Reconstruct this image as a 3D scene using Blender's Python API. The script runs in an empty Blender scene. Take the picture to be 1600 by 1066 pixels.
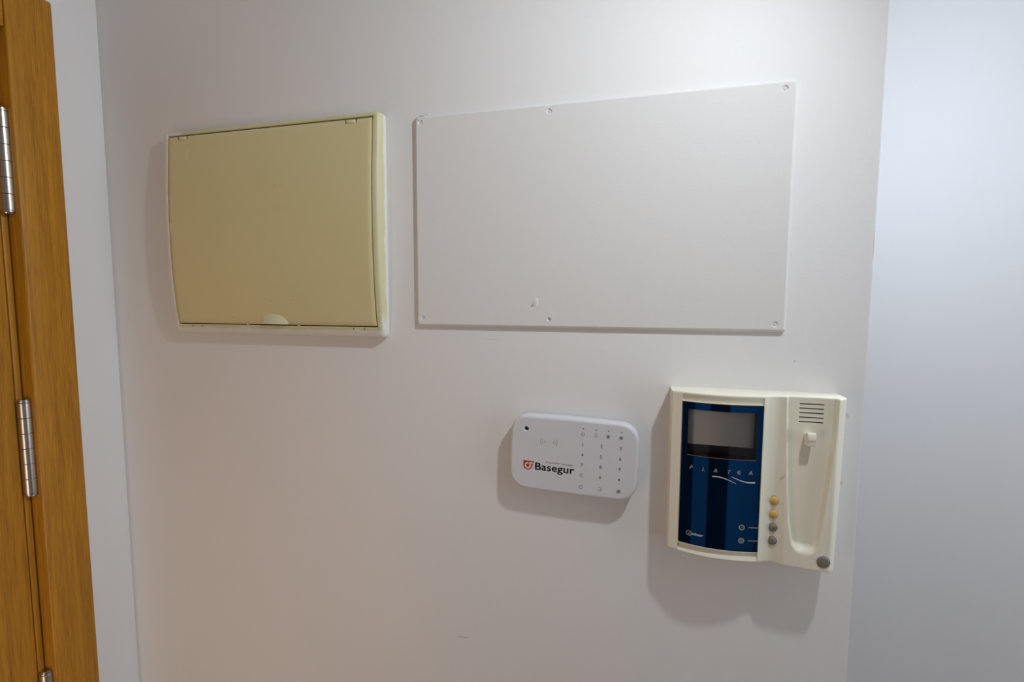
import bpy, bmesh, math, random
from mathutils import Vector, Matrix
random.seed(7)
SC = bpy.context.scene
COL = SC.collection
PI = math.pi

# ------------------------------------------------------------------ camera
cam_d = bpy.data.cameras.new('camera'); cam = bpy.data.objects.new('camera', cam_d); COL.objects.link(cam)
yaw, pitch, roll = (math.radians(a) for a in (14.2613, 4.7295, 0.2103))
fwd = Vector((-math.sin(yaw)*math.cos(pitch), math.cos(yaw)*math.cos(pitch), -math.sin(pitch)))
rgt = Vector((math.cos(yaw), math.sin(yaw), 0)); up = rgt.cross(fwd)
r2 = rgt*math.cos(roll) + up*math.sin(roll); u2 = -rgt*math.sin(roll) + up*math.cos(roll)
cam.matrix_world = Matrix.Translation((0, -0.68, 1.62)) @ Matrix((r2, u2, -fwd)).transposed().to_4x4()
cam_d.sensor_width = 36.0; cam_d.lens = 36.0*750/1600; cam_d.clip_start = 0.02
SC.camera = cam

# ------------------------------------------------------------------ world, lamps, exposure
w = bpy.data.worlds.new('world'); SC.world = w; w.use_nodes = True
w.node_tree.nodes['Background'].inputs[0].default_value = (0.80, 0.88, 1.0, 1)
w.node_tree.nodes['Background'].inputs[1].default_value = 0.02
def lamp(name, kind, loc, energy, color, size=0.1, target=None, **kw):
    d = bpy.data.lights.new(name, kind); d.energy = energy; d.color = color
    if kind == 'AREA':
        d.shape = kw.get('shape', 'RECTANGLE'); d.size = size; d.size_y = kw.get('size_y', size)
    elif kind in ('POINT', 'SPOT'):
        d.shadow_soft_size = size
    if kind == 'SPOT':
        d.spot_size = math.radians(kw.get('angle', 120)); d.spot_blend = kw.get('blend', 1.0)
    o = bpy.data.objects.new(name, d); COL.objects.link(o); o.location = loc
    if target is not None:
        o.rotation_euler = (Vector(target)-Vector(loc)).to_track_quat('-Z', 'Y').to_euler()
    return o
lamp('hall_lamp', 'SPOT', (0.31, -0.37, 2.18), 15.9, (0.885, 0.95, 1.0), 0.022, (0.31-.70, -0.37-.10, 2.18-.73), angle=170, blend=1.0)
lamp('corridor_fill', 'POINT', (0.70, 0.13, 2.02), 12.0, (0.74, 0.85, 1.0), 0.12)  # unseen fill, added to brighten the far wall only
lamp('window_glow', 'AREA', (2.3, -0.6, 1.5), 14.0, (0.91, 0.94, 1.0), 1.2, (0.2, -0.2, 1.5), size_y=1.6)
lamp('side_fill', 'AREA', (-0.80, -0.95, 0.95), 2.45, (1.0, 0.835, 0.72), 0.24, (-0.55, 0, 1.22), size_y=0.9)  # added warm fill for the lower left wall, no such lamp there
SC.view_settings.view_transform = 'Standard'; SC.view_settings.look = 'None'
SC.view_settings.gamma = 1.0; SC.view_settings.use_curve_mapping = False
SC.view_settings.exposure = 0.0

# ------------------------------------------------------------------ node helpers / materials
def new_mat(name, base=(.8, .8, .8), rough=.5, metal=0.0, spec=.5, coat=0.0):
    m = bpy.data.materials.new(name); m.use_nodes = True
    b = m.node_tree.nodes['Principled BSDF']
    b.inputs['Base Color'].default_value = (*base, 1); b.inputs['Roughness'].default_value = rough
    b.inputs['Metallic'].default_value = metal; b.inputs['Specular IOR Level'].default_value = spec
    b.inputs['Coat Weight'].default_value = coat
    return m
class G:
    """small shader graph writer"""
    def __init__(s, m): s.m = m; s.t = m.node_tree; s.b = s.t.nodes['Principled BSDF']; s.tc = s.t.nodes.new('ShaderNodeTexCoord')
    def n(s, kind, **kw):
        x = s.t.nodes.new(kind)
        for k, v in kw.items(): setattr(x, k, v)
        return x
    def l(s, a, b): s.t.links.new(a, b)
    def put(s, sock, v):
        if hasattr(v, 'is_linked') or hasattr(v, 'links'): s.l(v, sock)
        elif isinstance(v, (tuple, list)) and len(sock.default_value) == 4 and len(v) == 3: sock.default_value = (*v, 1)
        else: sock.default_value = v
    def math(s, op, a, b=0.0, c=0.0, clamp=False):
        x = s.n('ShaderNodeMath', operation=op); x.use_clamp = clamp
        for i, v in enumerate((a, b, c)): s.put(x.inputs[i], v)
        return x.outputs[0]
    def sep(s):
        x = s.n('ShaderNodeSeparateXYZ'); s.l(s.tc.outputs['Object'], x.inputs[0]); return x.outputs
    def map(s, scale, src=None):
        x = s.n('ShaderNodeMapping'); x.inputs['Scale'].default_value = scale
        s.l(src or s.tc.outputs['Object'], x.inputs['Vector']); return x.outputs[0]
    def noise(s, scale, detail=3, rough=.5, vec=None):
        x = s.n('ShaderNodeTexNoise'); x.inputs['Scale'].default_value = scale
        x.inputs['Detail'].default_value = detail; x.inputs['Roughness'].default_value = rough
        s.l(vec or s.tc.outputs['Object'], x.inputs['Vector']); return x.outputs['Fac']
    def ramp(s, fac, stops):
        x = s.n('ShaderNodeValToRGB'); e = x.color_ramp.elements
        while len(e) < len(stops): e.new(.5)
        for i, (p, c) in enumerate(stops): e[i].position = p; e[i].color = (*c, 1)
        s.l(fac, x.inputs[0]); return x.outputs[0]
    def mix(s, fac, a, b):
        x = s.n('ShaderNodeMix', data_type='RGBA')
        s.put(x.inputs[0], fac); s.put(x.inputs[6], a); s.put(x.inputs[7], b); return x.outputs[2]
    def bump(s, h, strength, dist):
        x = s.n('ShaderNodeBump'); x.inputs['Strength'].default_value = strength; x.inputs['Distance'].default_value = dist
        s.l(h, x.inputs['Height']); s.l(x.outputs[0], s.b.inputs['Normal'])
    def step(s, v, edge, width):      # 0 below edge, 1 above edge + width
        return s.math('DIVIDE', s.math('SUBTRACT', v, edge), width, clamp=True)
    def color(s, c): s.l(c, s.b.inputs['Base Color'])
    def ellipse(s, X, Z, cx, cz, rx, rz, ang=0.0, wob=None):
        dx = s.math('SUBTRACT', X, cx); dz = s.math('SUBTRACT', Z, cz); ca, sa = math.cos(ang), math.sin(ang)
        u = s.math('ADD', s.math('MULTIPLY', dx, ca/rx), s.math('MULTIPLY', dz, sa/rx))
        v = s.math('SUBTRACT', s.math('MULTIPLY', dz, ca/rz), s.math('MULTIPLY', dx, sa/rz))
        d = s.math('ADD', s.math('MULTIPLY', u, u), s.math('MULTIPLY', v, v))
        if wob is not None: d = s.math('ADD', d, wob)
        return s.math('SUBTRACT', 1.3, d, clamp=True)

WHITE = (0.79, 0.775, 0.765)
def wall_material(name, marks=(), base=WHITE):
    m = new_mat(name, base, .55, spec=.35); g = G(m)
    big = g.noise(3.0, 4); c = g.mix(big, tuple(x*.975 for x in base), tuple(min(1, x*1.02) for x in base))
    if marks:
        X, Y, Z = g.sep(); wob = g.math('MULTIPLY', g.math('SUBTRACT', g.noise(400, 2), .5), 2.2)
        for (cx, cz, rx, rz, a, col) in marks:
            c = g.mix(g.ellipse(X, Z, cx, cz, rx, rz, a, wob), c, col)
    g.color(c)
    h = g.math('ADD', g.math('MULTIPLY', g.noise(420, 3), .6), g.noise(60, 2))
    g.bump(h, .22, .0006)
    return m
M_wall = wall_material('white_wall_paint')
M_wallf = wall_material('white_wall_paint_marked', marks=[
    (.2800, 1.690, .0010, .017, 0.0, (.66, .56, .38)),
    (.2630, 1.478, .0022, .004, 0.3, (.66, .58, .50)), (.2610, 1.39, .0015, .003, 0.2, (.70, .62, .50)),
    (-.2508, 1.088, .011, .0006, .10, (.42, .36, .33)), (.200, 1.545, .0012, .0012, 0, (.5, .5, .5)),
    (-.205, 1.5635, .014, .0003, -.05, (.64, .60, .57))])
M_plate = wall_material('painted_board', base=(0.80, 0.79, 0.78))
M_ceil = new_mat('ceiling_paint', (.8, .79, .77), .8)

def wood_material(name, axis='z', dark=(.29, .112, .006), light=(.53, .235, .014)):
    m = new_mat(name, light, .42, spec=.35, coat=.08); g = G(m); m.node_tree.nodes['Principled BSDF'].inputs['Coat Roughness'].default_value = .3
    st = {'z': (1, 1, .035), 'y': (1, .035, 1)}[axis]
    v = g.map(st)
    fine = g.noise(900, 3, .6, v); mid = g.noise(170, 4, .6, v)
    wv = g.n('ShaderNodeTexWave', wave_type='RINGS', rings_direction='Z' if axis == 'z' else 'Y')
    wv.inputs['Scale'].default_value = 9; wv.inputs['Distortion'].default_value = 5; wv.inputs['Detail'].default_value = 3
    wv.inputs['Detail Scale'].default_value = 1.5
    g.l(g.map({'z': (1, 1, .07), 'y': (1, .07, 1)}[axis]), wv.inputs['Vector'])
    f = g.math('ADD', g.math('MULTIPLY', fine, .55), g.math('MULTIPLY', mid, .55))
    f = g.math('ADD', f, g.math('MULTIPLY', wv.outputs['Fac'], .05))
    g.color(g.ramp(f, [(.40, dark), (.57, tuple((a+b)/2 for a, b in zip(dark, light))), (.74, light)]))
    g.bump(fine, .25, .0003)
    return m
M_wood = wood_material('oak_veneer_vertical', 'z')
M_woodh = wood_material('oak_veneer_horizontal', 'y')
M_steel = new_mat('brushed_nickel', (.48, .44, .39), .27, 1.0)
M_dark = new_mat('dark_gap', (.02, .014, .008), .9)
M_black = new_mat('black_mask', (.012, .010, .010), .35)

def box_plastic(name, painted):
    base = (.675, .595, .325)
    m = new_mat(name, base, .42, spec=.4); g = G(m); X, Y, Z = g.sep()
    c = g.mix(g.noise(7, 4), tuple(x*.96 for x in base), tuple(x*1.04 for x in base))
    if painted:     # yellowed rim with white wall paint brushed over its outer edges
        base2 = (.60, .56, .33)
        c = g.mix(g.noise(12, 4), base2, (.66, .62, .40))
        n1 = g.math('MULTIPLY', g.math('SUBTRACT', g.noise(30, 5, .65), .5), .016)
        n2 = g.math('MULTIPLY', g.math('SUBTRACT', g.noise(26, 4, .6), .5), .009)
        left = g.step(g.math('ADD', g.math('MULTIPLY', X, -1), n2), .1905, .002)
        bott = g.step(g.math('ADD', g.math('MULTIPLY', Z, -1), n2), .1570, .002)
        side = g.math('MULTIPLY', g.step(X, .1994, .0006), g.step(g.math('ADD', Y, n1), -.0085, .002))
        low = g.math('MULTIPLY', g.step(X, .1975, .0015), g.step(g.math('ADD', g.math('MULTIPLY', Z, -1), g.math('MULTIPLY', n1, 2)), .125, .02))
        rght = g.math('MAXIMUM', side, low)
        topl = g.math('MULTIPLY', g.step(g.math('MULTIPLY', X, -1), .163, .002), g.step(g.math('ADD', Z, n2), .1618, .002))
        k = g.math('MAXIMUM', g.math('MAXIMUM', left, bott), g.math('MAXIMUM', rght, topl))
        c = g.mix(g.math('MULTIPLY', k, .92), c, (.76, .73, .69))
    else:
        wob = g.math('MULTIPLY', g.math('SUBTRACT', g.noise(300, 2), .5), 1.5)
        c = g.mix(g.math('MULTIPLY', g.ellipse(X, Z, -.1505, .128, .0011, .011, -.10, wob), .7), c, (.76, .74, .66))
        c = g.mix(g.math('MULTIPLY', g.ellipse(X, Z, -.1780, .090, .0007, .012, -.10, wob), .4), c, (.76, .74, .66))
        c = g.mix(g.math('MULTIPLY', g.ellipse(X, Z, .170, -.1515, .025, .0016, 0, wob), .6), c, (.75, .72, .66))
        c = g.mix(g.math('MULTIPLY', g.ellipse(X, Z, .033, .035, .020, .006, 0.1, wob), .18), c, (.62, .52, .22))
        for (a, b_) in ((.002, -.112), (-.075, -.140), (.045, -.105), (-.09, .02), (.02, .07)):
            c = g.mix(g.math('MULTIPLY', g.ellipse(X, Z, a, b_, .0011, .0011, 0, wob), .5), c, (.22, .16, .08))
    g.color(c); g.bump(g.noise(700, 2), .15, .0003)
    return m
M_lid = box_plastic('yellowed_lid_plastic', False)
M_frame = box_plastic('yellowed_frame_plastic_overpainted', True)
M_grip = new_mat('grip_plastic', (.70, .67, .44), .4)  # paler than the lid: lamp light caught by the grip is in this colour

M_key = new_mat('keypad_white_plastic', (.70, .705, .74), .38, spec=.45)
M_ink = new_mat('grey_print', (.13, .12, .13), .5)
M_ink_l = new_mat('pale_grey_print', (.36, .35, .36), .5)
M_blackink = new_mat('black_print', (.012, .010, .014), .45)
M_red = new_mat('red_print', (.46, .012, .010), .45)
M_redl = new_mat('faded_red_print', (.55, .16, .13), .45)
M_white = new_mat('white_print', (.80, .78, .78), .4)
M_silver = new_mat('silver_print', (.32, .32, .34), .35)

def ivory(name, marks=True):
    base = (.84, .81, .675)
    m = new_mat(name, base, .40, spec=.45); g = G(m); X, Y, Z = g.sep()
    c = g.mix(g.noise(14, 4), tuple(x*.97 for x in base), tuple(x*1.03 for x in base))
    if marks:
        wob = g.math('MULTIPLY', g.math('SUBTRACT', g.noise(260, 2), .5), 1.8)
        c = g.mix(g.math('MULTIPLY', g.ellipse(X, Z, .0345, .0045, .0016, .0050, -.5, wob), .55), c, (.52, .40, .16))
        c = g.mix(g.math('MULTIPLY', g.ellipse(X, Z, .0665, -.078, .007, .004, 0, wob), .25), c, (.50, .45, .34))
        c = g.mix(g.math('MULTIPLY', g.ellipse(X, Z, .0375, .0620, .0010, .0014, 0, wob), .6), c, (.35, .30, .22))
    g.color(c); return m
M_ivory = ivory('ivory_plastic'); M_ivory2 = ivory('ivory_trim_plastic', False)
M_blue = new_mat('glossy_blue_panel', (.006, .066, .205), .07, .92, spec=.5)
M_lcd = new_mat('grey_screen', (.93, .89, .83), .35)
M_yel = new_mat('yellowed_button', (.66, .46, .12), .38)
M_gry = new_mat('grey_button', (.20, .20, .165), .42)
M_well_shade = new_mat('button_well_shade', (.50, .46, .36), .5)  # grey-brown carries the shade of the wells around the buttons
M_glass = bpy.data.materials.new('clear_window'); M_glass.use_nodes = True
_t = M_glass.node_tree; _t.nodes.clear()
_o = _t.nodes.new('ShaderNodeOutputMaterial'); _mx = _t.nodes.new('ShaderNodeMixShader'); _f = _t.nodes.new('ShaderNodeFresnel')
_a = _t.nodes.new('ShaderNodeBsdfTransparent'); _b = _t.nodes.new('ShaderNodeBsdfGlossy'); _b.inputs['Roughness'].default_value = .05
_a.inputs[0].default_value = (.97, .97, .98, 1); _f.inputs[0].default_value = 1.5
_t.links.new(_f.outputs[0], _mx.inputs[0]); _t.links.new(_a.outputs[0], _mx.inputs[1]); _t.links.new(_b.outputs[0], _mx.inputs[2]); _t.links.new(_mx.outputs[0], _o.inputs[0])

# ------------------------------------------------------------------ mesh helpers
def link(name, me, mat, parent=None, loc=None, smooth=None):
    o = bpy.data.objects.new(name, me); COL.objects.link(o)
    if mat is not None and not me.materials: me.materials.append(mat)
    if parent is not None: o.parent = parent
    if loc is not None: o.location = loc
    if smooth is not None:
        for p in me.polygons: p.use_smooth = True
        me.set_sharp_from_angle(angle=math.radians(smooth))
    return o
def mesh(name, vs, fs):
    me = bpy.data.meshes.new(name); me.from_pydata([tuple(v) for v in vs], [], fs); me.validate(); me.update(); return me
def bm_mesh(name, bm):
    me = bpy.data.meshes.new(name); bmesh.ops.recalc_face_normals(bm, faces=bm.faces); bm.to_mesh(me); bm.free(); return me
def box_bm(x0, x1, y0, y1, z0, z1, bevel=0.0, seg=2):
    bm = bmesh.new(); bmesh.ops.create_cube(bm, size=1)
    for v in bm.verts:
        v.co = ((x0+x1)/2+v.co.x*(x1-x0), (y0+y1)/2+v.co.y*(y1-y0), (z0+z1)/2+v.co.z*(z1-z0))
    if bevel: bmesh.ops.bevel(bm, geom=list(bm.edges), offset=bevel, segments=seg, profile=.5, affect='EDGES')
    return bm
def box(name, mat, x0, x1, y0, y1, z0, z1, parent=None, bevel=0.0, seg=2):
    return link(name, bm_mesh(name, box_bm(x0, x1, y0, y1, z0, z1, bevel, seg)), mat, parent, smooth=40 if bevel else None)
def flatten(o):
    for p in o.data.polygons:
        if p.normal.y < -.9999: p.use_smooth = False
    return o
def struct(o): o['kind'] = 'structure'; return o
def thing(name, label, cat, loc, rot=(0, 0, 0), group=None):
    o = bpy.data.objects.new(name, None); COL.objects.link(o); o.location = loc; o.rotation_euler = rot
    o.empty_display_size = .05; o['label'] = label; o['category'] = cat
    if group: o['group'] = group
    return o
def lathe(bm, prof, n=32, axis='y', c=(0, 0, 0)):
    """prof: (radius, height along axis); radius 0 closes"""
    rings = []
    for r, h in prof:
        ring = []
        for k in range(1 if r == 0 else n):
            a = 2*PI*k/n
            p = (r*math.cos(a), r*math.sin(a))
            co = (c[0]+p[0], c[1]-h, c[2]+p[1]) if axis == 'y' else (c[0]+p[0], c[1]+p[1], c[2]+h)
            ring.append(bm.verts.new(co))
        rings.append(ring)
    for a, b in zip(rings, rings[1:]):
        for k in range(n):
            k2 = (k+1) % n
            q = [a[k % len(a)], a[k2 % len(a)], b[k2 % len(b)], b[k % len(b)]]
            q = [v for i, v in enumerate(q) if v not in q[:i]]
            if len(q) > 2: bm.faces.new(q)
def lathe_obj(name, mat, prof, parent, c=(0, 0, 0), n=32, axis='y', smooth=35):
    bm = bmesh.new(); lathe(bm, prof, n, axis, c)
    return link(name, bm_mesh(name, bm), mat, parent, smooth=smooth)
def loops_mesh(name, loops, cap_first=True, cap_last=True):
    n = len(loops[0]); vs = [p for l in loops for p in l]; fs = []
    for i in range(len(loops)-1):
        for k in range(n):
            k2 = (k+1) % n; fs.append((i*n+k, i*n+k2, (i+1)*n+k2, (i+1)*n+k))
    if cap_first: fs.append(tuple(range(n))[::-1])
    if cap_last: fs.append(tuple((len(loops)-1)*n+k for k in range(n)))
    bm = bmesh.new(); me = mesh(name, vs, fs); bm.from_mesh(me); bpy.data.meshes.remove(me)
    return bm_mesh(name, bm)
def interp(pts, x):
    """smooth (Catmull-Rom) interpolation of sorted (x, y) points"""
    if x <= pts[0][0]: return pts[0][1]
    if x >= pts[-1][0]: return pts[-1][1]
    for i in range(len(pts)-1):
        if pts[i][0] <= x <= pts[i+1][0]:
            x0, y0 = pts[i]; x1, y1 = pts[i+1]; h = x1-x0; t = (x-x0)/h
            m0 = (y1-pts[i-1][1])/(x1-pts[i-1][0]) if i > 0 else (y1-y0)/h
            m1 = (pts[i+2][1]-y0)/(pts[i+2][0]-x0) if i+2 < len(pts) else (y1-y0)/h
            return (2*t**3-3*t**2+1)*y0+(t**3-2*t**2+t)*h*m0+(-2*t**3+3*t**2)*y1+(t**3-t**2)*h*m1
def sstep(a, b, x):
    t = max(0.0, min(1.0, (x-a)/(b-a))); return t*t*(3-2*t)

# flat print: lists of 2-D polygons (u right, v up), laid on a surface depth(u, v)
def lay(name, mat, polys, depth, parent, lift=.00012):
    vs, fs = [], []
    for vv, ff in polys:
        o = len(vs); vs += [(u, -(depth(u, v)+lift), v) for u, v in vv]; fs += [tuple(i+o for i in f) for f in ff]
    return link(name, mesh(name, vs, fs), mat, parent)
def text_poly(s, size, u, v, bold=0.0, shear=0.0, align='LEFT', sx=1.0, spacing=1.0, rot=0.0):
    c = bpy.data.curves.new('t', 'FONT'); c.body = s; c.size = size; c.offset = bold*size; c.shear = shear
    c.align_x = align; c.space_character = spacing; c.resolution_u = 3
    o = bpy.data.objects.new('t', c); COL.objects.link(o)
    bpy.context.view_layer.update()
    me = bpy.data.meshes.new_from_object(o.evaluated_get(bpy.context.evaluated_depsgraph_get()))
    ca, sa = math.cos(rot), math.sin(rot)
    vv = [(u+(p.co.x*sx)*ca-p.co.y*sa, v+(p.co.x*sx)*sa+p.co.y*ca) for p in me.vertices]; ff = [tuple(p.vertices) for p in me.polygons]
    bpy.data.objects.remove(o); bpy.data.curves.remove(c); bpy.data.meshes.remove(me)
    return (vv, ff)
def ring_poly(cu, cv, r0, r1, a0=0.0, a1=2*PI, n=24):
    vv, ff = [], []
    for k in range(n+1):
        a = a0+(a1-a0)*k/n; vv += [(cu+r0*math.cos(a), cv+r0*math.sin(a)), (cu+r1*math.cos(a), cv+r1*math.sin(a))]
    for k in range(n): ff.append((2*k, 2*k+1, 2*k+3, 2*k+2))
    return (vv, ff)
def disc_poly(cu, cv, r, n=20): return ([(cu+r*math.cos(2*PI*k/n), cv+r*math.sin(2*PI*k/n)) for k in range(n)], [tuple(range(n))])
def rect_poly(u0, u1, v0, v1): return ([(u0, v0), (u1, v0), (u1, v1), (u0, v1)], [(0, 1, 2, 3)])
def strip_poly(pts, ws):
    vv, ff = [], []
    for i, (p, w_) in enumerate(zip(pts, ws)):
        a = Vector(pts[max(0, i-1)]); b = Vector(pts[min(len(pts)-1, i+1)]); d = (b-a).normalized(); nrm = Vector((-d.y, d.x))*w_/2
        vv += [(p[0]+nrm.x, p[1]+nrm.y), (p[0]-nrm.x, p[1]-nrm.y)]
    for i in range(len(pts)-1): ff.append((2*i, 2*i+1, 2*i+3, 2*i+2))
    return (vv, ff)

# ------------------------------------------------------------------ the setting
XL = -0.929      # left wall surface
XR = 0.2812      # outer corner of the main wall
TOP = 2.45
struct(box('wall_front', M_wallf, XL-.10, XR, 0.0, .11, 0, TOP, bevel=.0025))
struct(box('wall_right', M_wall, XL-.1, 2.7, .80, .92, 0, TOP))
struct(box('floor', new_mat('beige_floor_tiles', (.42, .36, .30), .4), XL-.1, 2.7, -2.5, .92, -.1, 0))
struct(box('ceiling', M_ceil, XL-.1, 2.7, -2.5, .92, TOP, TOP+.1))
bw = struct(box('wall_back', M_wall, XL-.1, 2.7, -2.5, -2.4, 0, TOP))
# left wall, with the opening of the entrance door
Y_IN, Y_OUT = -.139, -.0757       # casing inner and outer edges
DW = .86                          # clear width between casings
bm = bmesh.new()
def add_box(bm, *a, **k):
    b = box_bm(*a, **k); me = bpy.data.meshes.new('x'); b.to_mesh(me); b.free(); bm.from_mesh(me); bpy.data.meshes.remove(me)
add_box(bm, XL-.10, XL, -.135, .11, 0, TOP)
add_box(bm, XL-.10, XL, -2.5, Y_IN-DW-.004, 0, TOP)
add_box(bm, XL-.10, XL, Y_IN-DW-.004, -.135, 2.028, TOP)
struct(link('wall_left', bm_mesh('wall_left', bm), M_wall))

# ------------------------------------------------------------------ entrance door in the left wall
door = bpy.data.objects.new('door_1', None); COL.objects.link(door); door.location = (XL, Y_IN-DW/2, 0); struct(door)
DL = Vector((XL, Y_IN-DW/2, 0))
def dbox(name, mat, x0, x1, y0, y1, z0, z1, bevel=0.0, seg=2, parent=door):
    o = DL
    return box(name, mat, x0-o.x, x1-o.x, y0-o.y, y1-o.y, z0-o.z, z1-o.z, parent, bevel, seg)
XF = -0.917; XD = -0.9415         # casing face, door face
ZH, ZC = 2.0239, 2.0944           # underside and top of the head casing
dbox('casing', M_wood, XD-.03, XF, Y_IN, Y_OUT, 0, ZC, .0035, 3)
dbox('casing', M_wood, XD-.03, XF, Y_IN-DW-(Y_OUT-Y_IN), Y_IN-DW, 0, ZC, .0035, 3)
dbox('head_casing', M_woodh, XD-.03, XF-.0004, Y_IN-DW+.0003, Y_IN-.0003, ZH, ZC, .0035, 3)
leaf = dbox('door_leaf', M_wood, XD-.04, XD-.0012, Y_IN-DW+.004, Y_IN-.0105, .006, ZH-.006, .0008, 1)
dbox('edge_strip', M_wood, XD-.04, XD, Y_IN-.0098, Y_IN-.0018, .006, ZH-.006, .0012, 2)
dbox('door_stop', M_dark, XD-.06, XD-.041, Y_IN-.03, Y_IN+.004, 0, ZH)
def hinge(ztop):
    h = bpy.data.objects.new('hinge', None); COL.objects.link(h); h.parent = door
    cx, cy = -.9345-DL.x, -.1423-DL.y; L = .157; h.location = (cx, cy, ztop-L)
    r = .0098; cap = .0048; seg = (L-2*cap)/6
    for k in range(6):
        z0 = cap+k*seg
        lathe_obj('knuckle', M_steel, [(0, z0), (r-.0006, z0+.0001), (r, z0+.0007), (r, z0+seg-.0007), (r-.0006, z0+seg-.0001), (0, z0+seg)], h, n=36, axis='z')
    for z0 in (0, L-cap):
        lathe_obj('end_cap', M_steel, [(0, z0), (r-.001, z0), (r-.0002, z0+.0008), (r-.0002, z0+cap*.62), (r-.0018, z0+cap*.74), (r-.0018, z0+cap), (0, z0+cap)] if z0 else
                  [(0, 0), (r-.0018, 0), (r-.0012, cap*.3), (r-.0018, cap*.5), (r-.0004, cap*.6), (r-.0004, cap), (0, cap)], h, n=36, axis='z')
for zt in (1.9080, 1.4620, 1.0060, .56): hinge(zt)

# made-up dark doors behind the camera, added as dark reflections for the intercom
d2 = bpy.data.objects.new('reflection_door_2', None); COL.objects.link(d2); d2.location = (.14, -2.4, 0); struct(d2)
box('door_leaf', new_mat('dark_walnut', (.05, .028, .016), .45), -.36, .36, -.03, .012, 0, 2.05, d2, .002)
for a, b_ in ((-.44, -.36), (.36, .44)): box('casing', bpy.data.materials['dark_walnut'], a, b_, -.03, .024, 0, 2.13, d2, .003)
box('head_casing', bpy.data.materials['dark_walnut'], -.36, .36, -.03, .024, 2.05, 2.13, d2, .003)

d3 = bpy.data.objects.new('reflection_door_3', None); COL.objects.link(d3); d3.location = (XL, -1.75, 0); struct(d3)  # second added door, a dark patch for the panel's left edge to mirror
box('door_leaf', bpy.data.materials['dark_walnut'], -.03, .012, -.36, .36, 0, 2.05, d3, .002)
for a, b_ in ((-.43, -.36), (.36, .43)): box('casing', bpy.data.materials['dark_walnut'], -.03, .024, a, b_, 0, 2.12, d3, .003)
box('head_casing', bpy.data.materials['dark_walnut'], -.03, .024, -.36, .36, 2.05, 2.12, d3, .003)

# ------------------------------------------------------------------ electrical box with its yellowed lid
BX0, BX1, BZ0, BZ1 = -.776, -.3712, 1.5628, 1.9008
BC = ((BX0+BX1)/2, 0, (BZ0+BZ1)/2)
eb = thing('electrical_panel', 'yellowed beige electrical panel with a bulging lid and white paint smeared on its rim', 'electrical panel', BC)
PROF = [(0, .0118), (.05, .0150), (.14, .0193), (.3, .0232), (.5, .0248), (.72, .0236), (.9, .0196), (1, .0172)]
def bdepth(z): return interp(PROF, (z+BC[2]-BZ0)/(BZ1-BZ0))
hw, hh = (BX1-BX0)/2, (BZ1-BZ0)/2
def rrect(x0, x1, z0, z1, r, nz=40, nc=5):
    """rectangle outline counter-clockwise seen from the front, dense along its upright sides"""
    P = []
    for (cx, cz, a0) in ((x1-r, z0+r, -PI/2), (x1-r, z1-r, 0), (x0+r, z1-r, PI/2), (x0+r, z0+r, PI)):
        for k in range(nc+1):
            a = a0+PI/2*k/nc; P.append((cx+r*math.cos(a), cz+r*math.sin(a)))
        if a0 == -PI/2: P += [(x1, z0+r+(z1-z0-2*r)*k/nz) for k in range(1, nz)]
        if a0 == PI/2: P += [(x0, z1-r-(z1-z0-2*r)*k/nz) for k in range(1, nz)]
    return P
def boxloop(ix, iz, r, df, ixr=None):
    ixr = ix if ixr is None else ixr
    return [(x, -df(z), z) for x, z in rrect(-hw+ix, hw-ixr, -hh+iz, hh-iz, max(r, .0004))]
# lid opening
LX0, LX1, LZ0, LZ1 = -.7652-BC[0], -.3824-BC[0], 1.5792-BC[2], 1.8935-BC[2]
op = lambda df, e=0.0: [(x, -df(z), z) for x, z in rrect(LX0-e, LX1+e, LZ0-e, LZ1+e, .0006)]
loops = [boxloop(0, 0, .006, lambda z: 0.0), boxloop(0, 0, .006, lambda z: .006),
         boxloop(.0002, .0002, .006, lambda z: bdepth(z)-.0060, .0008), boxloop(.0006, .0006, .0055, lambda z: bdepth(z)-.0028, .0018),
         boxloop(.0014, .0014, .005, lambda z: bdepth(z)-.0009, .0032), boxloop(.0030, .0030, .004, bdepth, .0056),
         op(lambda z: bdepth(z)+.0001, .0006), op(lambda z: bdepth(z)-.0004), op(lambda z: bdepth(z)-.008)]
link('frame', loops_mesh('frame', loops, True, False), M_frame, eb, smooth=38)
link('gap_shadow_backing', loops_mesh('g', [op(lambda z: bdepth(z)-.0066, .0004), op(lambda z: bdepth(z)-.0060, .0004)]), M_dark, eb).name = 'gap_shade_sheet'  # dark sheet behind the lid gap, the gap's shade put into its colour
# lid: gap is widest at the top
g0, g1, gt, gb = .0005, .0015, .0022, .0017
lx0, lx1, lz0, lz1 = LX0+g0, LX1-g1, LZ0+gb, LZ1-gt
NZ = 40; NX = 48
gx, gz = -.570-BC[0], lz0                        # finger grip centre
tabs = [(-.7338-BC[0]), (-.4185-BC[0])]
vs, fs = [], []
xs = [lx0+(lx1-lx0)*k/NX for k in range(NX+1)]; zs = [lz0+(lz1-lz0)*k/NZ for k in range(NZ+1)]
vs = [(x, -(bdepth(z)-(.0006 if (i in (0, NX)) or (j in (0, NZ)) else 0)), z) for j, z in enumerate(zs) for i, x in enumerate(xs)]
e = .0006
vs = []
xs = [lx0, lx0+e]+xs[1:-1]+[lx1-e, lx1]; zs = [lz0, lz0+e]+zs[1:-1]+[lz1-e, lz1]
nx, nz = len(xs), len(zs)
for j, z in enumerate(zs):
    for i, x in enumerate(xs):
        edge = i in (0, nx-1) or j in (0, nz-1)
        vs.append((x, -(bdepth(z)-(e if edge else 0)), z))
fs = [(j*nx+i, j*nx+i+1, (j+1)*nx+i+1, (j+1)*nx+i) for j in range(nz-1) for i in range(nx-1)]
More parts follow.
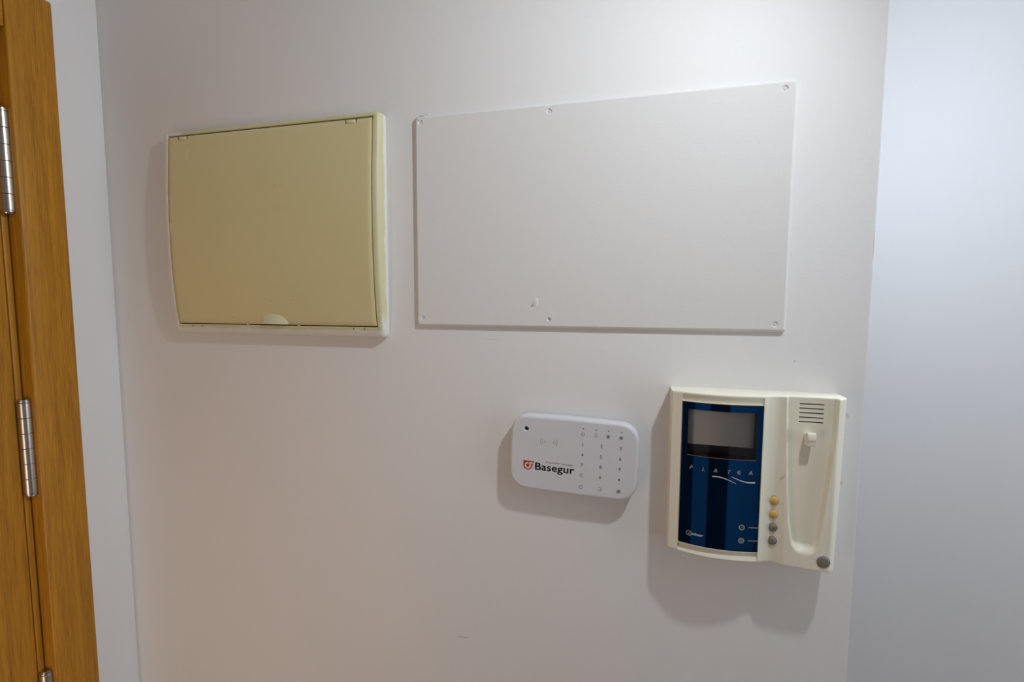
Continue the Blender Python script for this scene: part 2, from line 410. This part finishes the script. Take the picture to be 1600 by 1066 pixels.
def skirt(vs, fs, border, dy):
    o = len(vs); vs += [(vs[b][0], vs[b][1]+dy, vs[b][2]) for b in border]; n = len(border)
    for k in range(n): fs.append((border[k], border[(k+1) % n], o+(k+1) % n, o+k))
border = [i for i in range(nx)]+[j*nx+nx-1 for j in range(1, nz)]+[(nz-1)*nx+i for i in range(nx-2, -1, -1)]+[j*nx for j in range(nz-2, 0, -1)]
skirt(vs, fs, border, .004)
bm = bmesh.new(); me = mesh('lid', vs, fs); bm.from_mesh(me)
lid = link('lid', bm_mesh('lid', bm), M_lid, eb, smooth=45)
# half-moon finger grip, a shallow bulge on the lid's lower edge
vs, fs = [], []; A, B = .0275, .0170; NR, NA = 8, 28
for r_ in range(NR+1):
    t = r_/NR
    for k in range(NA+1):
        a = PI*k/NA; x = gx+A*t*math.cos(a); z = gz+.0004+B*t*math.sin(a)
        vs.append((x, -(bdepth(z)+.0002+.0058*(1-t**2.2)*(1-.45*math.sin(a)*t)), z))
for r_ in range(NR):
    for k in range(NA):
        a = r_*(NA+1)+k; fs.append((a, a+1, a+NA+2, a+NA+1))
b0 = [NR*(NA+1)-0]
bm = bmesh.new(); me = mesh('grip', vs, fs); bm.from_mesh(me)
low = [v for v in bm.verts if abs(v.co.z-(gz+.0004)) < 1e-6]
ret = bmesh.ops.extrude_edge_only(bm, edges=[ed for ed in bm.edges if ed.verts[0] in low and ed.verts[1] in low])
for v in [g_ for g_ in ret['geom'] if isinstance(g_, bmesh.types.BMVert)]: v.co.y += .010
bmesh.ops.remove_doubles(bm, verts=bm.verts, dist=1e-5)
link('finger_grip', bm_mesh('grip', bm), M_grip, lid, smooth=50)
# two hinge tabs: a little bar between two dark slits
for tx in tabs:
    dz = lz1-.0040; d = bdepth(dz)
    hb = link('hinge_tab', bm_mesh('hinge_tab', box_bm(tx-.0068, tx+.0062, -d-.0012, -d+.001, lz1-.0058, lz1-.0016, .0005)), M_grip, lid, smooth=40)
    for s in (-1, 1):
        box('slit', M_dark, tx+s*.0092-.0005, tx+s*.0092+.0005, -d-.00012, -d+.001, lz1-.0085, lz1, hb)
# clip slots in the lower rim, and the small bridges across the dark gap
for sx in (-.7365, -.7162, -.4243, -.4053):
    z_ = LZ0-.0020; d = bdepth(z_); box('clip_slot', M_dark, sx-BC[0]-.0005, sx-BC[0]+.0005, -d-.00020, -d+.001, z_-.0022, z_+.0018, eb)
for sx in (-.6233, -.5247):
    z_ = LZ0; d = bdepth(z_); box('clip', M_lid, sx-BC[0]-.0012, sx-BC[0]+.0012, -d-.0001, -d+.004, z_-.0002, z_+.0016, eb)

# ------------------------------------------------------------------ white screwed cover board
PX0, PX1, PZ0, PZ1 = -.3215, .1870, 1.5822, 1.8915
PC = ((PX0+PX1)/2, 0, (PZ0+PZ1)/2)
cb = thing('cover_panel', 'flat white painted cover board screwed to the wall at six points', 'cover panel', PC)
PT = .0052
def pdepth(x, z, d):
    return d
hx, hz = (PX1-PX0)/2, (PZ1-PZ0)/2
def prect(ins, d, r):
    P = rrect(-hx+ins, hx-ins, -hz+ins, hz-ins, r, 14)
    Q = []
    for i, p in enumerate(P):          # also dense along the level sides
        q = P[(i+1) % len(P)]; Q.append(p); L = math.dist(p, q)
        if L > .1:
            n = 36; Q += [(p[0]+(q[0]-p[0])*k/n, p[1]+(q[1]-p[1])*k/n) for k in range(1, n)]
    return [(x, -pdepth(x, z, d), z) for x, z in Q]
M_slot = new_mat('paint_shadow_grey', (.60, .58, .56), .6)
screws = [(-.3119, 1.8816), (-.1201, 1.8806), (.1727, 1.8814), (-.3114, 1.5942), (-.1172, 1.5947), (.1741, 1.5919)]
def front_with_holes(name, loops, holes, depth_fn, prof):
    """closed plate whose front face has round countersunk holes; holes: (x, z); prof: (radius, how deep) from rim inward"""
    bm = bmesh.new(); L = []
    for lp in loops: L.append([bm.verts.new(p) for p in lp])
    n = len(L[0])
    for a, b in zip(L, L[1:]):
        for k in range(n): bm.faces.new((a[k], a[(k+1) % n], b[(k+1) % n], b[k]))
    bm.faces.new(L[0][::-1])
    edges = [bm.edges.get((L[-1][k], L[-1][(k+1) % n])) for k in range(n)]
    for hx_, hz_, pr in holes:
        rings = []
        for r_, dd in pr:
            rings.append([bm.verts.new((hx_+r_*math.cos(2*PI*k/24), -(depth_fn(hx_, hz_)-dd), hz_+r_*math.sin(2*PI*k/24))) for k in range(24)])
        for a, b in zip(rings, rings[1:]):
            for k in range(24): bm.faces.new((a[k], a[(k+1) % 24], b[(k+1) % 24], b[k]))
        bm.faces.new(rings[-1])
        for k in range(24): edges.append(bm.edges.get((rings[0][k], rings[0][(k+1) % 24])))
    bmesh.ops.triangle_fill(bm, use_beauty=True, use_dissolve=False, edges=edges, normal=(0, -1, 0))
    return bm_mesh(name, bm)
hp = [(.0040, 0), (.0034, .0004), (.0025, .0013)]
hp2 = [(.0030, 0), (.0026, .0006), (.0016, .0030)]
hol = [(x-PC[0], z-PC[2], hp if i != 4 else hp2) for i, (x, z) in enumerate(screws)]
loops = [prect(0, 0, .004), prect(0, PT-.0034, .004), prect(.0006, PT-.0017, .0038), prect(.0017, PT-.0005, .0034), prect(.0034, PT, .003)]
board = link('board', front_with_holes('board', loops, hol, lambda x, z: pdepth(x, z, PT), hp), M_plate, cb, smooth=50); flatten(board)
for i, (x, z) in enumerate(screws):
    x -= PC[0]; z -= PC[2]; d = pdepth(x, z, PT)-(.0013 if i != 4 else .0030)
    r_ = .0023 if i != 4 else .0015
    s_ = lathe_obj('screw', M_plate, [(0, -.004), (r_, -.004), (r_, .0001), (r_*.8, .0005), (0, .0006)], cb, (x, -d, z), 20)
    a = i*.7
    lay('slot', M_ink_l if i == 4 else M_slot, [strip_poly([(x-r_*.7*math.cos(a), z-r_*.7*math.sin(a)), (x+r_*.7*math.cos(a), z+r_*.7*math.sin(a))], [.0005, .0005])], lambda u, v, d=d: d+.0006, s_)
# gouge and blob of filler, hairline crack by the upper left screw, nick above the edge
gx_, gz_ = -.1392-PC[0], 1.6165-PC[2]
dg = pdepth(gx_, gz_, PT)
bm = bmesh.new(); bmesh.ops.create_icosphere(bm, subdivisions=3, radius=1)
for v in bm.verts: v.co = (gx_+.0022+v.co.x*.0042, -dg-v.co.y*.0009+.0002, gz_+.0020+v.co.z*.0060+v.co.x*.002)
link('filler_blob', bm_mesh('filler_blob', bm), M_plate, cb, smooth=80)
lay('scratch', new_mat('scratch_brown', (.30, .25, .21), .8), [strip_poly([(gx_-.0042, gz_-.0042), (gx_-.0020, gz_-.0020), (gx_-.0002, gz_+.0022)], [.0006, .0017, .0009])], lambda u, v: pdepth(u, v, PT), cb)
lay('crack', bpy.data.materials['scratch_brown'], [strip_poly([(-hx+.003, hz-.003), (-hx+.0065, hz-.0062), (-hx+.0082, hz-.0083)], [.0006, .0004, .0002])], lambda u, v: pdepth(u, v, PT), cb)
bm = box_bm(-.006, .006, -.0014, .0003, -.0008, .0008, .0004)
bmesh.ops.transform(bm, matrix=Matrix.Translation((-.3035-PC[0], -PT*.55, 1.8942-PC[2])) @ Matrix.Rotation(.22, 4, 'Y'), verts=bm.verts)
link('paint_drip', bm_mesh('paint_drip', bm), M_plate, cb, smooth=60)

# ------------------------------------------------------------------ alarm keypad, hung slightly askew
KC = (-.079, 0, 1.4022); KT = .0205
kp = thing('alarm_keypad', 'white rounded alarm keypad with a red and black logo, left of the intercom', 'keypad', KC, (0, math.radians(1.75), 0))
def kout(ins, d):
    a, b, r = .0888-ins, .0538-ins, .0225-ins*.7; P = []
    for (sx, sz, a0) in ((1, -1, -PI/2), (1, 1, 0), (-1, 1, PI/2), (-1, -1, PI)):
        for k in range(15):
            t = a0+PI/2*k/14; P.append((sx*(a-r)+r*math.cos(t), sz*(b-r)+r*math.sin(t)))
        if sx*sz < 0: P += [(sx*a, sz*(b-r)*(1-2*k/12)) for k in range(1, 12)]
        else: P += [(sx*(a-r)*(1-2*k/16), sz*b) for k in range(1, 16)]
    Q = []
    for x, z in P:      # every side bulges a little
        Q.append((x*(1+.020*(1-min(1, (z/.053)**2)))-.0009, -d, z*(1+.030*(1-min(1, (x/.088)**2)))-.0006))
    return Q
loops = [kout(.0030, 0), kout(.0030, .0020), kout(.0004, .0030), kout(0, .0060), kout(0, KT-.0055), kout(.0004, KT-.0030), kout(.0014, KT-.0012), kout(.0028, KT-.0003), kout(.0042, KT)]
kh = (-.0680, .0339, [(.0040, 0), (.0035, .0004), (.0031, .0010), (.0029, .0045)])
body = link('housing', front_with_holes('housing', loops, [kh], lambda x, z: KT, None), M_key, kp, smooth=45); flatten(body)
lathe_obj('reader_lens', M_black, [(0, -.001), (.0028, -.001), (.0028, .0), (0, .0006)], kp, (-.0680, -(KT-.0042), .0339), 20)
kd = lambda u, v: KT
def kprint(name, mat, polys, label=None, parent=kp):
    o = lay(name, mat, polys, kd, parent)
    if label: o['label'] = label
    return o
U = (.0132, .0390, .0650); V = (.0195, .0048, -.0100, -.0248, -.0415)
SZ = .0066
for r_, row in enumerate(('123', '456', '789', 'C0*')):
    for c_, ch in enumerate(row):
        u, v = U[c_], V[r_]
        if ch == '*': kprint('key_symbol', M_ink, [disc_poly(u, v, .0008)]+[strip_poly([(u-.0017*math.cos(a), v-.0017*math.sin(a)), (u+.0017*math.cos(a), v+.0017*math.sin(a))], [.0006]*2) for a in (0, PI/3, 2*PI/3)])
        else: kprint('key_number', M_ink, [text_poly(ch, SZ, u, v-SZ*.35, .012, align='CENTER')])
def icon(u, v, kind, s=1.0):
    r = .0024*s; w_ = .00055
    if kind == 'ring': return [ring_poly(u, v, r-w_, r)]
    if kind == 'part': return [ring_poly(u, v, r-w_, r, -PI*.75, PI*.72), strip_poly([(u-r*.6, v-r*.75), (u-r*.6, v-r*.15)], [w_, w_])]
    if kind == 'full': return [ring_poly(u, v, r-w_*1.2, r), disc_poly(u, v, r*.52)]
    return [ring_poly(u, v, r-w_*1.4, r), strip_poly([(u-r*.45, v-r*.45), (u+r*.45, v+r*.45)], [w_*1.6]*2), strip_poly([(u-r*.45, v+r*.45), (u+r*.45, v-r*.45)], [w_*1.6]*2)]
for u, k in zip((.0129, .0303, .0473, .0648), ('ring', 'part', 'full', 'cross')):
    kprint('status_symbol', M_ink, icon(u, .0340, k)); kprint('status_light', M_ink, [disc_poly(u+.0003, .0419, .0009)])
for u, k in zip(U, ('ring', 'part', 'cross')): kprint('key_symbol', M_ink, icon(u, V[4], k, 1.12))
for cu, s in ((-.0385, -1), (-.0305, 1)):
    P = []
    for i, (r, w_, a) in enumerate(((.0022, .0008, .7), (.0050, .0007, .62), (.0080, .0008, .62))):
        mid = 0 if s > 0 else PI; P.append(ring_poly(cu, .0177, r-w_/2, r+w_/2, mid-a, mid+a, 10))
    kprint('reader_symbol', M_ink_l, P)
# the printed name with its shield
su, sv, R_ = -.0639, -.0192, .0066
shield = [(su-R_, sv+R_), (su-R_, sv)]+[(su+R_*math.cos(a), sv+R_*math.sin(a)) for a in [PI+PI*k/16 for k in range(1, 16)]]+[(su+R_, sv), (su+R_*1.05, sv+R_*.12), (su+R_*1.42, sv+R_)]
lay('logo_shield', M_red, [(shield, [tuple(range(len(shield)))])], kd, kp)['label'] = 'red shield emblem'
lay('logo_ring', M_white, [ring_poly(su, sv-.0002, .0026, .0046), strip_poly([(su, sv+.0037), (su+.0078, sv+.0037)], [.0018, .0018])], kd, kp, .0002)
lay('lettering', M_blackink, [text_poly('Basegur', .0150, -.0541+k*.00022, -.0243+j*.00013, .004, sx=1.15, spacing=1.04) for k in (-1, 0, 1) for j in (-1, 0, 1)], kd, kp)['label'] = 'bold black name'
lay('small_lettering', M_ink, [text_poly('by', .0032, -.0378, -.0126, .01)], kd, kp)
lay('small_lettering', M_ink, [text_poly('home alarms', .0030, -.0142, -.0131, .01, sx=.95)], kd, kp)
lay('small_lettering', M_redl, [text_poly('securitas', .0033, -.0335, -.0128, .02, sx=1.35)], kd, kp)['label'] = 'small red line of print'

# ------------------------------------------------------------------ video intercom, handset missing
IC = (.1475, 0, 1.400)
it = thing('video_intercom', 'ivory video intercom with a blue glossy front and an empty handset cradle', 'intercom', IC)
IX0, IX1, IZ0, IZ1 = .0500-IC[0], .2455-IC[0], 1.2933-IC[2], 1.5055-IC[2]
IPROF = [(.0500, .0315), (.0560, .0335), (.0625, .0362), (.0780, .0415), (.0960, .0455), (.1120, .0468), (.1270, .0466), (.1430, .0446), (.1575, .0420),
         (.1640, .0392), (.1700, .0374), (.1755, .0372), (.1805, .0392), (.1840, .0413), (.1900, .0422), (.1970, .0427), (.2080, .0430), (.2200, .0430), (.2330, .0425), (.2380, .0418), (.2455, .0330)]
CRL = [(1.311, .2075), (1.3125, .2035), (1.3148, .2000), (1.3195, .1965), (1.3245, .1940), (1.3400, .1912), (1.3543, .1895), (1.375, .1880), (1.399, .1865), (1.414, .1855), (1.46, .1838), (1.507, .1822)]
CRR = [(1.311, .2135), (1.3125, .2175), (1.3150, .2200), (1.3195, .2222), (1.3253, .2240), (1.3467, .2268), (1.3768, .2302), (1.4095, .2332), (1.44, .2352), (1.47, .2368), (1.507, .2372)]
def cradle(x, z):
    """0 on the rim .. 1 in the floor of the handset cradle (x, z in world)"""
    if z < 1.3112: return 0.0
    l, r = interp(CRL, z), interp(CRR, z)
    fl = sstep(0, .0042, x-l); fr = .72*sstep(0, .0036, r-x)+.28*sstep(0, .022, r-x)
    fb = sstep(1.3112, 1.3240, z)
    return fl*fr*max(fb, 0)
SX0, SX1, SZ0, SZ1 = .0625, .1573, 1.3058, 1.4934      # channel that holds the blue panel
BZ_0, BZ_1 = 1.3062, 1.4927                            # blue panel
WX0, WX1, WZ0, WZ1 = .0702, .1506, 1.4247, 1.4838      # screen window
def idepth(x, z, chan=True):
    X, Z = x+IC[0], z+IC[2]
    d = interp(IPROF, X)
    if X > .1660:      # the handset half is tilted: flatter towards the top
        k = sstep(.166, .186, X)
        rim = d+k*(-.0022*sstep(1.33, 1.50, Z))
        floor = .0325+.0015*sstep(1.40, 1.31, Z)-.0012*((X-.21)/.022)**2*0
        c = cradle(X, Z); d = rim*(1-c)+floor*c
        ctop = sstep(1.4985, 1.5045, Z)*0
    if chan and SX0 <= X <= SX1 and SZ0 <= Z <= SZ1: d -= .0018
    # under the panel the case draws in and flares out again to a lower lip; above it an overhang shades a shallow slot
    if SX0 < X < SX1 and chan:
        zv = 1.3000+.0036*(X-SX0)/(SX1-SX0)
        if zv <= Z < 1.3056: d -= .0042*(1.3056-Z)/(1.3056-zv)
        elif 1.2937 < Z < zv: d -= .0042*(Z-1.2937)/(zv-1.2937)
        if 1.4942 < Z < 1.5030: d -= .0030*(1.5030-Z)/.0088
    # soft outer edge
    e = min(X-.0500, .2455-X, Z-1.2933, 1.5055-Z)
    r = .0016
    if e < r: d -= r-math.sqrt(max(0, r*r-(r-e)**2))
    return d
slots = [(.1987, .2250, z_, .00062) for z_ in (1.4966, 1.4911, 1.4856, 1.4800, 1.4745)]
def grid_lines(a, b, step, extra):
    n = max(1, round((b-a)/step)); L = [a+(b-a)*k/n for k in range(n+1)]
    L = [l for l in L if all(abs(l-e_) > step*.35 for e_ in extra)]
    return sorted(set([a, b]+L+list(extra)))
ex = []
for v_ in (SX0, SX1): ex += [v_-.00015, v_+.00015]
ex += [.0500+.0003, .0500+.0008, .0500+.0016, .2455-.0003, .2455-.0008, .2455-.0016, WX0, WX1, .1987, .2250]
ez = []
for v_ in (SZ0, SZ1, 1.4942): ez += [v_-.00015, v_+.00015]
ez += [1.2940+.0007*k for k in range(4, 17)]+[1.5030]
ez += [1.2933+.0003, 1.2933+.0008, 1.2933+.0016, 1.5055-.0003, 1.5055-.0008, 1.5055-.0016, WZ0, WZ1]
for s_ in slots: ez += [s_[2]-s_[3], s_[2]+s_[3]]
gxl = grid_lines(.0500, .2455, .0012, ex); gzl = grid_lines(1.2933, 1.5055, .0014, ez)
nx, nz = len(gxl), len(gzl)
def warp(X, Z):      # the right flank leans out a little towards the top and the right foot hangs lower
    t = (Z-1.2933)/.2122
    return (X+.0042*sstep(.229, .2455, X)*t, Z-.0022*sstep(.176, .2455, X)*(1-t)**3)
vs = [(warp(X, Z)[0]-IC[0], -idepth(X-IC[0], Z-IC[2]), warp(X, Z)[1]-IC[2]) for Z in gzl for X in gxl]
fs = []
for j in range(nz-1):
    for i in range(nx-1):
        X = (gxl[i]+gxl[i+1])/2; Z = (gzl[j]+gzl[j+1])/2
        if WX0 < X < WX1 and WZ0 < Z < WZ1: continue
        if any(a < X < b and abs(Z-c) < h_ for a, b, c, h_ in slots): continue
        fs.append((j*nx+i, j*nx+i+1, (j+1)*nx+i+1, (j+1)*nx+i))
border = [i for i in range(nx)]+[j*nx+nx-1 for j in range(1, nz)]+[(nz-1)*nx+i for i in range(nx-2, -1, -1)]+[j*nx for j in range(nz-2, 0, -1)]
o_ = len(vs); nb = len(border)
for b in border: vs.append((vs[b][0], 0.0, vs[b][2]))
for k in range(nb): fs.append((border[k], border[(k+1) % nb], o_+(k+1) % nb, o_+k))
fs.append(tuple(range(o_, o_+nb)))
bm = bmesh.new(); me = mesh('case', vs, fs); bm.from_mesh(me)
case = link('case', bm_mesh('case', bm), M_ivory, it, smooth=38)
# dark speaker slots' backing
bk = box('speaker_grille', M_dark, .1975-IC[0], .2262-IC[0], -.0300, -.0290, 1.4725-IC[2], 1.4985-IC[2], it)
# blue printed panel, curved with the case, with the screen window left open
isurf = lambda u, v: idepth(u, v, False)-.0006
bxl = grid_lines(.0634, .1568, .0015, [WX0, WX1]); bzl = grid_lines(BZ_0, BZ_1, .004, [WZ0, WZ1])
nx, nz = len(bxl), len(bzl)
vs = [(X-IC[0], -isurf(X-IC[0], Z-IC[2]), Z-IC[2]) for Z in bzl for X in bxl]; n0 = len(vs)
vs += [(x, y+.0012, z) for x, y, z in vs]
fs = []
inside = lambda i, j: WX0 < (bxl[i]+bxl[i+1])/2 < WX1 and WZ0 < (bzl[j]+bzl[j+1])/2 < WZ1
for j in range(nz-1):
    for i in range(nx-1):
        if not inside(i, j):
            q = (j*nx+i, j*nx+i+1, (j+1)*nx+i+1, (j+1)*nx+i); fs += [q, tuple(a+n0 for a in q[::-1])]
            for di, dj, a, b in ((0, -1, 0, 1), (1, 0, 1, 2), (0, 1, 2, 3), (-1, 0, 3, 0)):
                ii, jj = i+di, j+dj
                if not (0 <= ii < nx-1 and 0 <= jj < nz-1) or inside(ii, jj): fs.append((q[a], q[a]+n0, q[b]+n0, q[b]))
bm = bmesh.new(); me = mesh('front', vs, fs); bm.from_mesh(me)
front = link('front_panel', bm_mesh('front_panel', bm), M_blue, it, smooth=30); front['label'] = 'glossy dark blue curved panel'
# clear window over the screen
wx = [x for x in bxl if WX0-1e-6 <= x <= WX1+1e-6]
vs = [(X-IC[0], -(isurf(X-IC[0], 0)-.00005), Z-IC[2]) for Z in (WZ0, WZ1) for X in wx]; n_ = len(wx)
link('screen_window', mesh('screen_window', vs, [(i, i+1, n_+i+1, n_+i) for i in range(n_-1)]), M_glass, it, smooth=30)
# screen well: dark walls and bottom mask, grey screen
def loc(x, d, z): return (x-IC[0], -d, z-IC[2])
wl = [(WX0, WZ0), (WX1, WZ0), (WX1, WZ1), (WX0, WZ1)]
def wd(x): return idepth(x-IC[0], 0, False)-.002
vs = []
n_w = 16
per = [(WX0+(WX1-WX0)*k/n_w, WZ0) for k in range(n_w)]+[(WX1, WZ0)]+[(WX1-(WX1-WX0)*k/n_w, WZ1) for k in range(n_w+1)]
vs = [loc(x, wd(x), z) for x, z in per]+[loc(x, .0290, z) for x, z in per]
m_ = len(per)
fs = [(k, (k+1) % m_, m_+(k+1) % m_, m_+k) for k in range(m_)]+[tuple(range(m_, 2*m_))]
M_well = new_mat('brown_black_mask', (.020, .015, .014), .5)
bm = bmesh.new(); me = mesh('well', vs, fs); bm.from_mesh(me)
well = link('screen_well', bm_mesh('screen_well', bm), M_well, it)
vs = [loc(WX0+.0002, .0300, 1.4364), loc(.1497, .0300, 1.4360), loc(.1502, .0300, WZ1-.0002), loc(WX0+.0002, .0300, WZ1-.0002)]
vs += [(x, y+.0008, z) for x, y, z in vs]
link('screen', mesh('screen', vs, [(0, 1, 2, 3), (7, 6, 5, 4), (0, 4, 5, 1), (1, 5, 6, 2), (2, 6, 7, 3), (3, 7, 4, 0)]), M_lcd, it)['label'] = 'grey switched-off screen'
# pale line under the window
def iprint(name, mat, polys, label=None, lift=.00012, on=None):
    o = lay(name, mat, [([(u-IC[0], v-IC[2]) for u, v in vv], ff) for vv, ff in polys], isurf, on or it, lift)
    if label: o['label'] = label
    return o
iprint('window_trim', new_mat('brown_line', (.12, .10, .085), .4), [strip_poly([(WX0+(WX1-WX0)*k/16, WZ0-.0004) for k in range(17)], [.0008]*17)])
for ch, x in zip('PLATЕA', (.0750, .0896, .1037, .1188, .1318, .1447)):
    s_ = .0066
    if ch in 'A':       # open A: two strokes and a bar
        P = [strip_poly([(x-.0022, 1.4060), (x+.0010, 1.4108)], [.0006, .0009]), strip_poly([(x+.0006, 1.4108), (x+.0020, 1.4060)], [.0011, .0011]), strip_poly([(x-.0008, 1.4074), (x+.0014, 1.4074)], [.0007]*2)]
    elif ch == 'Е':     # rounded E
        P = [ring_poly(x, 1.4083, .0016, .0026, PI*.30, PI*1.70, 14), strip_poly([(x-.0020, 1.4083), (x+.0012, 1.4083)], [.0008]*2)]
    else: P = [text_poly(ch, s_, x, 1.4060, .006, .25, 'CENTER', sx=1.1)]
    iprint('letter', M_silver, P)
def bez(p, n=20):
    return [tuple(sum(c*q[i] for c, q in zip(((1-t)**3, 3*t*(1-t)**2, 3*t*t*(1-t), t**3), p)) for i in (0, 1)) for t in [k/n for k in range(n+1)]]
n_ = 20
iprint('swoosh', M_white, [strip_poly(bez([(.1003, 1.4004), (.110, 1.4020), (.118, 1.3985), (.1285, 1.3938)]), [.0013-.0010*(k/n_)**1.5 for k in range(n_+1)]),
                           strip_poly(bez([(.1230, 1.4022), (.134, 1.3975), (.140, 1.3948), (.1506, 1.3962)]), [.0004+.0010*(k/n_)**.7 for k in range(n_+1)])])
iprint('lettering', M_silver, [ring_poly(.0757, 1.3208, .0028, .0036), text_poly('G', .0056, .0760, 1.3188, .01, .3, 'CENTER')])
iprint('lettering', M_white, [text_poly('olmar', .0050, .0785, 1.3192, .012, .3, sx=1.12)])
for z_, k in ((1.3378, 0), (1.3206, 1)):
    P = [ring_poly(.1372, z_, .0024, .0036)]
    P += [strip_poly([(.1366, z_-.0011), (.1366, z_+.0011)], [.0005]*2), strip_poly([(.1378, z_-.0011), (.1378, z_+.0011)], [.0005]*2)] if k == 0 else \
         [ring_poly(.1372, z_-.0004, .0007, .0013), strip_poly([(.1362, z_+.0011), (.1382, z_+.0011)], [.0006]*2)]
    iprint('button_symbol', M_silver, P)
    iprint('button_line', M_silver, [strip_poly([(.1452+(.1566-.1452)*q/6, z_+.0003) for q in range(7)], [.0009]*7)])
# push buttons; the ring's darker colour stands for the shade of a recess
for i, (z_, mt, lb) in enumerate(((1.3740, M_yel, 'yellowed round push button'), (1.3567, M_yel, 'yellowed round push button'), (1.3395, M_gry, 'grey round push button with a dot'), (1.3222, M_gry, 'grey round push button'))):
    x = .1748; d = idepth(x-IC[0], z_-IC[2])
    shade_ring = lathe_obj('button_shade_ring', M_well_shade, [(.0066, -.001), (.0066, .0001), (.0060, .0004), (.0053, .0002), (.0052, -.002)], it, (x-IC[0], -d, z_-IC[2]), 28)
    b = lathe_obj('push_button', mt, [(.0050, -.002), (.0050, .0012), (.0046, .0022), (.0034, .0031), (.0018, .0036), (0, .0037)], it, (x-IC[0], -d, z_-IC[2]), 28, smooth=60)
    b['label'] = lb
    if i == 2: lathe_obj('dot', M_dark, [(0, .0036), (.0007, .0036), (.0005, .0040), (0, .0040)], b, (x-IC[0], -d, z_-IC[2]), 12)
x, z_ = .2303, 1.3046; d = idepth(x-IC[0], z_-IC[2])
lathe_obj('release_button', M_gry, [(.0072, -.002), (.0072, .0003), (.0068, .0011), (.0056, .0017), (.0030, .0020), (0, .0021)], it, (x-IC[0], -d, z_-IC[2]), 36, smooth=50)['label'] = 'large grey round button'
lathe_obj('button_shade_ring', M_well_shade, [(.0079, -.001), (.0079, .0001), (.0076, .0003), (.0074, -.001)], it, (x-IC[0], -d, z_-IC[2]), 36)
# hook that carried the handset
hx0, hx1, hz0, hz1 = .2052-IC[0], .2142-IC[0], 1.4470-IC[2], 1.4640-IC[2]
prof = [(-.030, hz1-.0060), (-.0385, hz1-.0030), (-.0425, hz1), (-.0455, hz1-.0016), (-.0468, hz1-.0050), (-.0466, hz1-.0092), (-.0455, hz1-.0098), (-.0460, hz1-.0106), (-.0452, hz0+.0012), (-.0435, hz0), (-.0400, hz0+.0004), (-.030, hz0+.0030)]
bm = bmesh.new()
A_ = [bm.verts.new((hx0, y, z)) for y, z in prof]; B_ = [bm.verts.new((hx1, y, z)) for y, z in prof]; n_ = len(prof)
for k in range(n_): bm.faces.new((A_[k], A_[(k+1) % n_], B_[(k+1) % n_], B_[k]))
bm.faces.new(A_[::-1]); bm.faces.new(B_)
bmesh.ops.bevel(bm, geom=[e_ for e_ in bm.edges if (e_.verts[0] in A_) == (e_.verts[1] in A_)], offset=.0004, segments=2, affect='EDGES')
link('handset_hook', bm_mesh('handset_hook', bm), M_ivory2, it, smooth=40)
